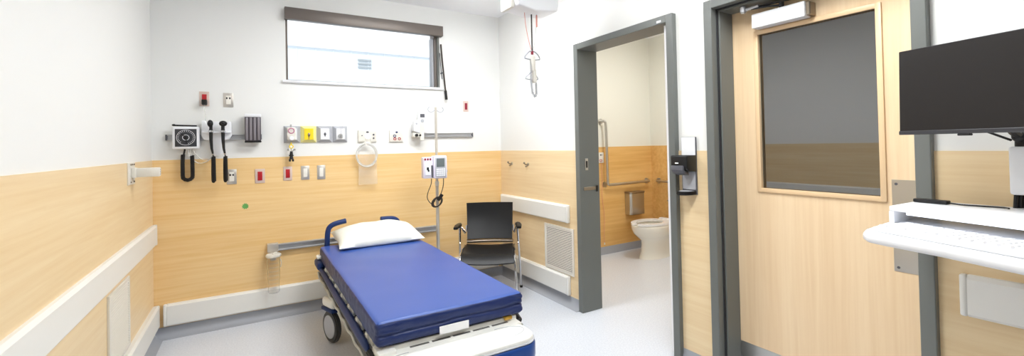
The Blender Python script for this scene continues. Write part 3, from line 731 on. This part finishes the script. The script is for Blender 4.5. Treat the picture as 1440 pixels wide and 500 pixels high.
# underframe and base
m_ = MB()
bbox(m_, 1.20, 1.72, -2.15, -.50, .36, .44, .02, 2)
m_.cyl(B(1.46,-.95,.20), B(1.46,-.95,.40), .07).cyl(B(1.46,-1.75,.20), B(1.46,-1.75,.40), .07)
m_.tube([B(1.16,-.62,.42),B(1.16,-2.1,.42)], .014).tube([B(1.76,-.62,.42),B(1.76,-2.1,.42)], .014)
m_.build('underframe', 'bed_under', bd)
m_ = MB(); bbox(m_, 1.14, 1.78, -2.10, -.62, .215, .285, .03, 3); m_.build('base_cover', 'bed_under', bd)
for x, y, ang in ((1.108,-.78,17),(1.80,-.78,15),(1.112,-2.02,0),(1.80,-2.02,-10)):
    X = Matrix.Translation(B(x, y, 0)) @ Matrix.Rotation(math.radians(ang), 4, 'Z')
    def P(*v): return X @ Vector(v)
    w_ = MB().cyl(P(-.018,0,.112), P(.018,0,.112), .112, n=36, bev=.008).build('wheel', 'tyre', bd)
    MB().cyl(P(-.022,0,.112), P(.022,0,.112), .086, n=36, bev=.006).build('wheel_disc', 'greyp', w_)
    MB().box(-.040,.040,-.085,.075,.250,.318,.022,3,X=X).cyl(P(0,0,.236), P(0,0,.25), .02).build('wheel_cover', 'bed_white', w_)
    MB().box(-.043,.043,-.088,.078,.226,.250,.008,2,X=X).build('cover_band', 'navy_p', w_)

# mattress
def mattress():
    x0, x1, y0, y1, z0, z1 = 1.083, 1.840, -2.190, -.372, .492, .602
    nx, ny, nz = 76, 150, 22; b = bmesh.new(); vs = {}
    def V(i, j, k):
        key = (i, j, k)
        if key in vs: return vs[key]
        x = x0+(x1-x0)*i/nx; y = y0+(y1-y0)*j/ny; z = z0+(z1-z0)*k/nz
        r = .022; c = Vector((min(max(x, x0+r), x1-r), min(max(y, y0+r), y1-r), min(max(z, z0+r), z1-r)))
        p = Vector((x, y, z)); d = p-c
        if d.length > 1e-6: p = c+d.normalized()*min(r, max(abs(d.x), abs(d.y), abs(d.z)))
        nrm = d.normalized() if d.length > 1e-6 else Vector((0,0,1))
        side = 0 < k < nz
        # fold seam around the side walls and soft wrinkles
        zr = (z-z0)/(z1-z0)
        seam = math.exp(-((zr-.46-.06*noise.noise(Vector((x*5,y*5,0))))/.055)**2) if j <= 1 or y < -2.17 else 0.
        if side: p -= nrm*(.009*seam)
        if side: p += nrm*(.0022*noise.noise(Vector((x*7+y*11, z*40, 2)))+.0022*noise.noise(Vector((x*23+y*19, z*25+x*9, 6))))
        if k == nz: p.z += .0025*noise.noise(Vector((x*4, y*4, 7)))
        cd_ = math.hypot(min(x-x0, x1-x), y-y0)
        if cd_ < .16 and side: p += nrm*.006*(1-cd_/.16)*noise.noise(Vector((x*30, y*30, z*70)))
        vs[key] = b.verts.new((p.x-1.46, p.y+1.30, p.z)); return vs[key]
    def face(*q):
        try: b.faces.new([V(*t_) for t_ in q])
        except ValueError: pass
    for i in range(nx):
        for j in range(ny):
            face((i,j,nz),(i+1,j,nz),(i+1,j+1,nz),(i,j+1,nz)); face((i,j,0),(i,j+1,0),(i+1,j+1,0),(i+1,j,0))
    for i in range(nx):
        for k in range(nz):
            face((i,0,k),(i+1,0,k),(i+1,0,k+1),(i,0,k+1)); face((i,ny,k),(i,ny,k+1),(i+1,ny,k+1),(i+1,ny,k))
    for j in range(ny):
        for k in range(nz):
            face((0,j,k),(0,j,k+1),(0,j+1,k+1),(0,j+1,k)); face((nx,j,k),(nx,j+1,k),(nx,j+1,k+1),(nx,j,k+1))
    bmesh.ops.recalc_face_normals(b, faces=b.faces[:]); return b
mt = thing('mattress', 'thick royal blue vinyl mattress lying on the stretcher', 'mattress', (1.46, -1.30, 0))
b = mattress(); 
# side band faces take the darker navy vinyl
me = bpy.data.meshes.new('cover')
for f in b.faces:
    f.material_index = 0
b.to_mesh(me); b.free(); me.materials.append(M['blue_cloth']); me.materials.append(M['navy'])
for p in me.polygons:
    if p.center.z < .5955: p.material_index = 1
me.shade_smooth()
co = bpy.data.objects.new('cover', me); C.objects.link(co); co.parent = mt
lb = MB(); lb.box(1.372-1.46, 1.522-1.46, -2.1995+1.30, -2.1965+1.30, .492, .530, .001, 1); lb.build('care_label', 'card', mt)

# pillow
def pillow():
    b = bmesh.new(); n1, n2 = 44, 30; T, Bo = [], []
    for i in range(n1+1):
        r1, r2 = [], []
        for j in range(n2+1):
            u, v = i/n1*2-1, j/n2*2-1
            e = (1-abs(u)**2.6)*(1-abs(v)**2.6); h_ = max(e, 0)**.55
            px = .332*u*(1-.045*(1-abs(v)**2)*abs(u)**3*0-.05*(1-v*v)*(abs(u)**4)); py = .215*v*(1-.10*(1-u*u)*(abs(v)**4))
            w_ = .006*noise.noise(Vector((px*14, py*14, 1)))+.010*noise.noise(Vector((px*6, py*9, 4)))+.004*math.sin(px*26+py*34)
            lift = .058*(v+1)/2; up_ = h_*(.092+w_)+.014+lift; dn = -h_*.032*0+.004*0
            r1.append(b.verts.new((px, py, up_+.006)))
            r2.append(r1[-1] if abs(u) == 1 or abs(v) == 1 else b.verts.new((px, py, (.014+lift)*(1-min(1, h_*1.7)))))
        T.append(r1); Bo.append(r2)
    for i in range(n1):
        for j in range(n2):
            b.faces.new((T[i][j], T[i+1][j], T[i+1][j+1], T[i][j+1]))
            q = (Bo[i][j], Bo[i][j+1], Bo[i+1][j+1], Bo[i+1][j])
            try: b.faces.new(q)
            except ValueError: pass
    bmesh.ops.recalc_face_normals(b, faces=b.faces[:]); return b
m_ = MB(); m_._in(pillow()); po = m_.build('pillow', 'pillow', None, (1.515, -.455, .6035), 60)
po.rotation_euler = (0, 0, math.radians(0))
tag(po, 'white pillow lying at the head of the blue mattress', 'pillow')

# ------------------------------------------------------------------ ceiling lift
lx, lyy = 2.385, -1.50
tk_ = thing('ceiling_lift', 'white ceiling lift unit hanging from the ceiling near the bathroom doorway', 'patient lift', (lx, lyy, 2.315))
MB().prism([(-.165,.02),(-.02,-.006),(.165,.012),(.175,.06),(.165,.20),(-.165,.20),(-.175,.06)], 'y', -.10, .10, .012, 3).build('motor_housing', 'white', tk_)
MB().box(-.20,-.166,-.05,.10,.01,.19,.01,2).build('end_cover', 'offwhite', tk_)
MB().cyl((-.04,-.100,.125),(-.04,-.104,.125),.012).build('logo_disc', 'dgrey', tk_)
MB().box(-.015,.055,-.102,-.0995,.121,.128).build('logo_line', 'greyp', tk_)
MB().box(-.06,.06,-.04,.04,.20,.33,.004,1).box(-1.4,.45,-.045,.045,.331,H-2.315,.003,1).build('track', 'alu', tk_)
MB().box(-.0026,.0026,-.005,.005,-.28,.005).build('lift_strap', 'cord_dark', tk_)
MB().tube([(-.060,0,.01),(-.05,0,-.10),(-.028,0,-.20),(-.008,0,-.262)], .0022, smooth=1).build('emergency_cord', 'cord_red', tk_)
MB().tube([(.045,0,.01),(.040,0,-.10),(.026,0,-.20),(.008,0,-.262)], .0022, smooth=1).tube([(.045,0,-.005),(.044,0,-.09)], .006, mi=1).build('charge_cord', ['tube_clear', 'cord_red'], tk_)
hb = MB().tube([(-.066,0,-.332),(.066,0,-.332),(.062,0,-.308),(.030,0,-.276),(0,0,-.270),(-.030,0,-.276),(-.062,0,-.308)], .0055, closed=True, smooth=1).cyl((0,0,-.27),(0,0,-.295),.010, mi=1)
hb.build('spreader_bar', ['greyp', 'red_bit'], tk_)
MB().tube([(-.058,.01,-.475),(.056,.01,-.475),(.050,.01,-.458),(.006,.01,-.42),(-.006,.01,-.42),(-.050,.01,-.458)], .0045, closed=True, smooth=1).build('lower_bar', 'greyp', tk_)
MB().box(-.018,.018,-.02,.02,-.42,-.30,.012,3).box(-.006,.026,-.018,.018,-.50,-.40,.010,3).build('hand_control', 'offwhite', tk_)
cpth = [(-.012,0,-.33),(-.018,-.01,-.40),(-.020,-.01,-.50),(-.010,-.01,-.58),(.010,-.01,-.605),(.024,-.01,-.58),(.022,-.01,-.50)]
MB().tube(coil(cpth, 0, 36, .0075), .0028, n=5).build('coiled_lead', 'greyp', tk_)

# ------------------------------------------------------------------ right wall small things
for y, lab in ((-.235, 'small metal robe hook on the wood panel, nearer the room corner'), (-.545, 'small metal robe hook on the wood panel, nearer the bathroom doorway')):
    h = thing('robe_hook', lab, 'hook', (W-tk+.001, y, 1.178), 0, 'robe hooks on the wood panel')
    MB().cyl((0,0,0),(-.005,0,0),.016).build('base_plate', 'steel', h)
    MB().tube([(-.004,0,0),(-.030,0,-.004),(-.046,0,.012)], .006, smooth=1).ball((-.046,0,.014), .010).tube([(-.010,0,-.004),(-.022,0,-.024),(-.034,0,-.018)], .005, smooth=1).build('hook', 'bronze', h)

# hand sanitiser dispenser
sx = W-tk
hs = thing('sanitizer_dispenser', 'black hand sanitiser dispenser with a white card, between the two doorways', 'soap dispenser', (sx, -2.385, 1.045))
MB().box(-.012, 0, -.055, .050, .0, .350, .004, 2).build('back_plate', 'dgrey', hs)
MB().box(-.016, -.0125, -.052, .046, .215, .348, .002, 1).build('sign_card', 'card', hs)
MB().box(-.016, -.0125, -.050, .042, .03, .14, .002, 1).build('lower_card', 'greyp', hs)
MB().prism([(-.013,.140),(-.085,.146),(-.105,.165),(-.108,.235),(-.100,.240),(-.013,.240)], 'y', -.060, .056, .006, 3, X=None).build('dispenser_body', 'black', hs)
MB().prism([(-.060,.118),(-.098,.130),(-.118,.150),(-.116,.180),(-.105,.178),(-.100,.150),(-.060,.140)], 'y', -.040, .045, .004, 2).build('push_lever', 'dgrey', hs)
MB().box(-.1105,-.1085,-.004,.020,.190,.197).build('logo_mark', 'card', hs)
dt = []
for k in range(17): a = PI/2+PI*k/16; dt.append((-.012+.098*math.cos(a), .052*math.sin(a)))
MB().prism(dt, 'z', .0, .012, .003, 2).prism([(x*.99, y*.99) for x, y in dt], 'z', .012, .022, .002, 1).build('drip_tray', 'black', hs)
MB().prism([(-.014+.75*(x+.012), y*.75) for x, y in dt], 'z', .0221, .0235).build('tray_insert', 'greyp', hs)

# ------------------------------------------------------------------ bathroom
def grab(name, label, pts, flanges, nrm):
    t = thing(name, label, 'grab bar', (0,0,0), 0, 'grab bars in the bathroom')
    MB().tube(pts, .0165, n=12, smooth=2).build('bar', 'steel', t)
    for f in flanges:
        f = Vector(f); MB().cyl(f, f-Vector(nrm)*.010, .036).build('flange', 'steel', t)
    return t
yb = BY-tk
grab('grab_bar', 'L shaped stainless grab bar on the bathroom back wall', [(4.325, yb-.004, 1.632), (4.34, yb-.062, 1.636), (4.362, yb-.062, 1.60), (4.368, yb-.062, .90), (4.372, yb-.062, .86), (4.42, yb-.062, .853), (5.07, yb-.062, .862), (5.10, yb-.055, .862), (5.10, yb-.004, .862)],
     [(4.325, yb, 1.632), (4.372, yb, .855), (5.10, yb, .862)], (0,1,0))
grab('grab_bar', 'short stainless grab bar partly hidden by the right jamb, behind the toilet', [(BX-tk-.004, -.17, .862), (BX-tk-.06, -.18, .862), (BX-tk-.06, -.24, .862), (BX-tk-.06, -.85, .862), (BX-tk-.06, -.92, .862), (BX-tk-.004, -.93, .862)], [(BX-tk+.001, -.17, .862), (BX-tk+.001, -.93, .862)], (1,0,0))
nd = thing('disposal_bin', 'steel sanitary disposal box on the bathroom wall left of the toilet', 'bin', (4.838, yb+.001, .455))
MB().prism([(-.13,0),(.13,0),(.13,-.085),(.105,-.105),(-.105,-.105),(-.13,-.085)], 'z', 0, .265, .006, 2).build('body', 'steel', nd)
MB().prism([(-.135,0),(.135,0),(.135,-.09),(.108,-.112),(-.108,-.112),(-.135,-.09)], 'z', .2655, .288, .005, 2).build('lid', 'bronze', nd)
cs_ = thing('call_station', 'small white emergency call plate with a red pull cord by the grab bar', 'call switch', (4.318, yb, 1.125))
MB().box(-.040, .040, -.014, 0, 0, .128, .004, 2).build('cover_plate', 'offwhite', cs_)
MB().box(-.02,-.002,-.016,-.0135,.09,.104).box(.006,.014,-.016,-.0135,.09,.104).build('indicator', 'black', cs_)
MB().tube([(-.012+math.cos(a)*.02, -.0155, .03+math.sin(a)*.012) for a in [2*PI*k/16 for k in range(16)]], .003, closed=True, n=6).build('label_ring', 'red', cs_)
MB().tube([(.0,-.012,.002),(.006,-.016,-.25),(-.008,-.016,-.42),(.020,-.016,-.58),(.026,-.016,-.72),(.012,-.016,-.86),(.014,-.02,-.99)], .0024, smooth=2).build('pull_cord', 'cord_red', cs_)
MB().cyl((.014,-.02,-1.00),(.014,-.02,-.975),.007).build('cord_weight', 'ivory', cs_)
# toilet : axis along x, bowl pointing to -x
ty = -.47
to = thing('toilet', 'white toilet seen through the bathroom doorway', 'toilet', (4.72, ty, 0))
def oval(cx, a_f, a_b, w, z, n=28):
    out = []
    for k in range(n):
        a = 2*PI*k/n; c_, s_ = math.cos(a), math.sin(a)
        out.append((cx+(-a_f*c_ if c_ > 0 else -a_b*c_), w*s_, z))
    return out
MB().loft([oval(.02,.215,.28,.118,0), oval(.02,.210,.28,.114,.02), oval(.02,.185,.28,.098,.08), oval(.02,.172,.28,.094,.17), oval(.02,.178,.28,.104,.215), oval(.01,.215,.27,.140,.255), oval(0,.255,.26,.168,.30), oval(0,.276,.25,.184,.345), oval(0,.282,.25,.188,.375), oval(0,.282,.25,.188,.392),
           oval(0,.270,.24,.178,.398), oval(0,.225,.18,.138,.392), oval(0,.205,.16,.125,.33), oval(0,.12,.10,.07,.20), oval(0,.05,.05,.03,.17)]).build('bowl', 'toilet', to, angle=60)
sr = MB(); outer, inner = oval(0,.285,.245,.190,.402), oval(-.01,.215,.16,.122,.402)
def ring(zo): return [(x, y, zo) for x, y, z in outer], [(x, y, zo) for x, y, z in inner]
b = bmesh.new(); n = 28; o1, i1 = ring(.401); o2, i2 = ring(.424)
Vv = [[b.verts.new(p) for p in r_] for r_ in (o1, o2, i2, i1)]
for k in range(n):
    if k in (0, n-1): continue          # open front seat
    for q in range(4):
        A, D = Vv[q], Vv[(q+1) % 4]; b.faces.new((A[k], A[(k+1) % n], D[(k+1) % n], D[k]))
for k in (1, n-1): b.faces.new([Vv[q][k] for q in range(4)])
bmesh.ops.recalc_face_normals(b, faces=b.faces[:]); sr._in(b); sr.build('seat', 'white_gloss', to, angle=50)
MB().box(.235, .30, -.10, .10, .404, .435, .01, 2).build('seat_hinge', 'white_gloss', to)
MB().box(.28, .485, -.13, .13, .0, .38, .03, 3).build('rear_body', 'toilet', to)
fv = MB().cyl((.41,0,.38),(.41,0,.66),.016).cyl((.41,0,.60),(.41,0,.70),.030, bev=.006).cyl((.41,0,.62),(BX-tk-4.72,0,.62),.014).build('flush_valve', 'chrome', to)
MB().tube([(.41,.02,.63),(.41,.06,.632),(.41,.10,.626)], .010, smooth=1).build('flush_lever', 'bronze', fv)

# ------------------------------------------------------------------ workstation on the right wall
ws = thing('wall_workstation', 'white wall mounted computer shelf with lower keyboard tray, right of the entry door', 'workstation', (2.6, -3.48, 1.0))
def K(x, y): return (x-2.6, y+3.48)
sh = [K(2.613,-3.479), K(2.876,-3.491), K(2.870,-4.10), K(2.45,-4.10), K(2.535,-3.80)]
MB().prism(sh, 'z', .102, .120, .004, 2).build('shelf', 'white', ws)
MB().prism([K(2.613,-3.479), K(2.876,-3.491), K(2.876,-3.506), K(2.611,-3.494)], 'z', .0605, .1015).build('shelf_side', 'white', ws)
tp = [K(2.365,-3.492), K(2.330,-3.515), K(2.312,-3.56), K(2.275,-3.70), K(2.215,-3.86), K(2.125,-4.10), K(2.60,-4.10), K(2.875,-4.10), K(2.875,-3.47), K(2.60,-3.468), K(2.42,-3.478)]
tr_ = MB().prism(tp, 'z', .030, .060, .011, 3).build('keyboard_tray', 'white', ws)
MB().prism([K(x, y) for x, y in ((2.46,-3.54), (2.42,-3.62), (2.37,-3.76), (2.28,-4.0), (2.80,-4.0), (2.80,-3.54))], 'z', .018, .0295, .005, 2).build('tray_underside', 'white', ws)
MB().prism([K(2.835,-3.735), K(2.895,-3.735), K(2.895,-3.80), K(2.835,-3.80)], 'z', .165, .328, .008, 2).build('monitor_post', 'white', ws)
M['led'] = emis('keyboard_led', (226,238,255), 2.2)
MB().prism([K(2.607,-3.53), K(2.619,-3.53), K(2.547,-3.80), K(2.47,-4.08), K(2.458,-4.08), K(2.535,-3.80)], 'z', .0935, .1015).build('keyboard_light', 'led', ws)
pb = MB()
for k in range(4): pb.tube([(2.845+.012*k-2.6, -3.745+3.48-.008*k, .118), (2.848+.010*k-2.6, -3.748+3.48-.008*k, .17)], .0055)
pb.build('post_cables', 'black', ws)
MB().box(2.84-2.6, W-tk-2.6, -4.15+3.48, -3.95+3.48, -.25, .35, .01, 2).build('wall_mount', 'white', ws)
MB().cyl((.265,-.285,.326),(.265,-.285,.352),.020).ball((.250,-.280,.362), .020).tube([(.255,-.282,.360),(.20,-.270,.385),(.13,-.262,.43),(.085,-.260,.455)], .013, smooth=1).tube([(.24,-.262,.350),(.17,-.20,.392),(.11,-.17,.43)], .004, smooth=1).build('monitor_arm', 'black', ws)
MB().tube([(-.035,-.28,.096),(-.045,-.31,.096)], .006).build('tray_catch', 'black', ws)

kb = thing('keyboard', 'white full size keyboard lying on the white tray', 'keyboard', (2.385, -3.512, 1.0605), math.radians(-90-19+0))
# local x runs along the keyboard's length, local y away from the typist
MB().prism([(0,0),(0,.140),(.44,.140),(.44,0)], 'z', 0, .016, .004, 2).build('case', 'white', kb)
kw = .0275
MBk = None
for r_ in range(6):
    for c_ in range(15):
        x = .010+c_*.0282; y = .010+r_*.0208
        if MBk is None:
            MBk = MB().loft([[(0,0,0),(.0245,0,0),(.0245,.0175,0),(0,.0175,0)], [(.003,.003,.0075),(.0215,.003,.0075),(.0215,.0155,.0075),(.003,.0155,.0075)]]).build('key', 'white_gloss', kb, angle=20)
            MBk.location = (x, y, .0162); key0 = MBk
        else:
            q = key0.copy(); C.objects.link(q); q.parent = kb; q.location = (x, y, .0162)

ad = thing('usb_adapter', 'small black adapter with a thin cable lying on the white shelf', 'adapter', (2.80, -3.515, 1.1205), math.radians(-97))
MB().box(-.020, .080, -.016, .016, 0, .014, .004, 2).build('body', 'black', ad)
MB().tube([(.08,0,.006),(.12,-.01,.004),(.17,.01,.004),(.215,.02,.004),(.235,-.01,.006)], .0028, smooth=2).build('cable', 'black', ad)

mn = thing('monitor', 'large black flat monitor cropped by the right edge of the photo', 'monitor', (2.640, -3.740, 1.377), 0)
# local frame: x along the screen width towards the viewer's right, y = into the panel, z up
Lv = Vector((-.292, -.956, 0)).normalized(); Nv = Vector((0,0,1)).cross(Lv)   # Nv points to +x side (into the panel)
mn.matrix_world = Matrix(((Lv.x, Nv.x, 0, 2.640), (Lv.y, Nv.y, 0, -3.740), (0, 0, 1, 1.377), (0,0,0,1)))
X = Matrix.Rotation(math.radians(-1.5), 4, 'X')
MB().box(-.270, .270, 0, .030, 0, .312, .004, 2, X=X).box(-.14,.14,.028,.052,.05,.25,.012,2,X=X).build('casing', 'black', mn)
MB().box(-.267, .267, -.0015, .001, .014, .309, X=X).build('screen', 'screen', mn)
MB().box(-.270, .270, -.004, .004, -.001, .0135, .002, 1, X=X).build('lower_bezel', 'dial', mn)
MB().box(-.090, -.055, -.004, .012, -.008, -.0005, .002, 1, X=X).build('sensor_tab', 'black', mn)

# ------------------------------------------------------------------ lights
def panel(x, y, w, l, z, mname, label):
    """unseen ceiling fixture; wraparound glowing sides added to brighten the ceiling"""
    t = thing('ceiling_light', label, 'ceiling light', (x, y, z-.085), 0, 'ceiling lights')
    for s in (-1, 1): MB().box(s*w/2-.012, s*w/2+.012, -l/2, l/2, 0, .085, .003, 1).build('end_frame', 'white', t)
    MB().box(-w/2+.012, w/2-.012, -l/2+.03, l/2-.03, .070, .085).build('backplate', 'white', t)
    MB().prism([(-l/2+.01,.072),(-l/2+.015,.02),(-l/2+.06,.004),(l/2-.06,.004),(l/2-.015,.02),(l/2-.01,.072)], 'x', -w/2+.0125, w/2-.0125).build('diffuser', mname, t)
def area(x, y, z, w, l, power, col=(1,1,1)):
    d = bpy.data.lights.new('panel_lamp', 'AREA'); d.shape = 'RECTANGLE'; d.size = w; d.size_y = l; d.energy = power; d.color = col
    o = bpy.data.objects.new('panel_lamp', d); C.objects.link(o); o.location = (x, y, z); return o
panel(1.86, -1.36, 1.24, .40, H, 'lamp', 'long ceiling light nearest the window')
panel(2.0, -3.2, 1.24, .40, H, 'lamp', 'long ceiling light behind the foot of the stretcher')
panel(4.3, -1.3, .62, .40, H, 'lamp_bath', 'short ceiling light in the bathroom')
area(1.86, -1.36, H-.088, 1.18, .36, 27, (.955,.975,.98))
area(2.0, -3.2, H-.088, 1.18, .36, 21, (.955,.975,.98))
area(4.3, -1.3, H-.088, .56, .36, 13, (1,.98,.94))
sn = bpy.data.lights.new('sun', 'SUN'); sn.energy = 1.2; sn.angle = .05; so = bpy.data.objects.new('sun', sn); C.objects.link(so)
so.rotation_euler = (math.radians(52), 0, math.radians(-25)); so.location = (2, -6, 8)
w = bpy.data.worlds.new('world'); bpy.context.scene.world = w; w.use_nodes = True
bg_ = w.node_tree.nodes['Background']; bg_.inputs['Color'].default_value = (.90, .95, 1, 1); bg_.inputs['Strength'].default_value = .95

# ------------------------------------------------------------------ camera
yaw, pitch, roll = .5395, .0128, -.0213
cy, sy = math.cos(yaw), math.sin(yaw); F = Vector((sy, cy, 0)); R = Vector((cy, -sy, 0)); U = Vector((0,0,1))
F2 = F*math.cos(pitch)+U*math.sin(pitch); U2 = U*math.cos(pitch)-F*math.sin(pitch)
R3 = R*math.cos(roll)+U2*math.sin(roll); U3 = U2*math.cos(roll)-R*math.sin(roll)
cd = bpy.data.cameras.new('camera'); cam = bpy.data.objects.new('camera', cd); C.objects.link(cam)
cam.matrix_world = Matrix(((R3.x, U3.x, -F2.x, .6246), (R3.y, U3.y, -F2.y, -4.1603), (R3.z, U3.z, -F2.z, 1.3705), (0,0,0,1)))
cd.sensor_width = 36; cd.sensor_fit = 'HORIZONTAL'; cd.lens = 620.137/1440*36
cd.shift_x = (720-723.06)/1440; cd.shift_y = (195.3-250)/1440
cd.clip_start = .02
sc_ = bpy.context.scene; sc_.camera = cam
sc_.view_settings.view_transform = 'Standard'; sc_.view_settings.look = 'None'; sc_.view_settings.exposure = .47; sc_.view_settings.gamma = 1
sc_.view_settings.use_curve_mapping = False
sc_.cycles.max_bounces = 10; sc_.cycles.diffuse_bounces = 6; sc_.cycles.transparent_max_bounces = 12
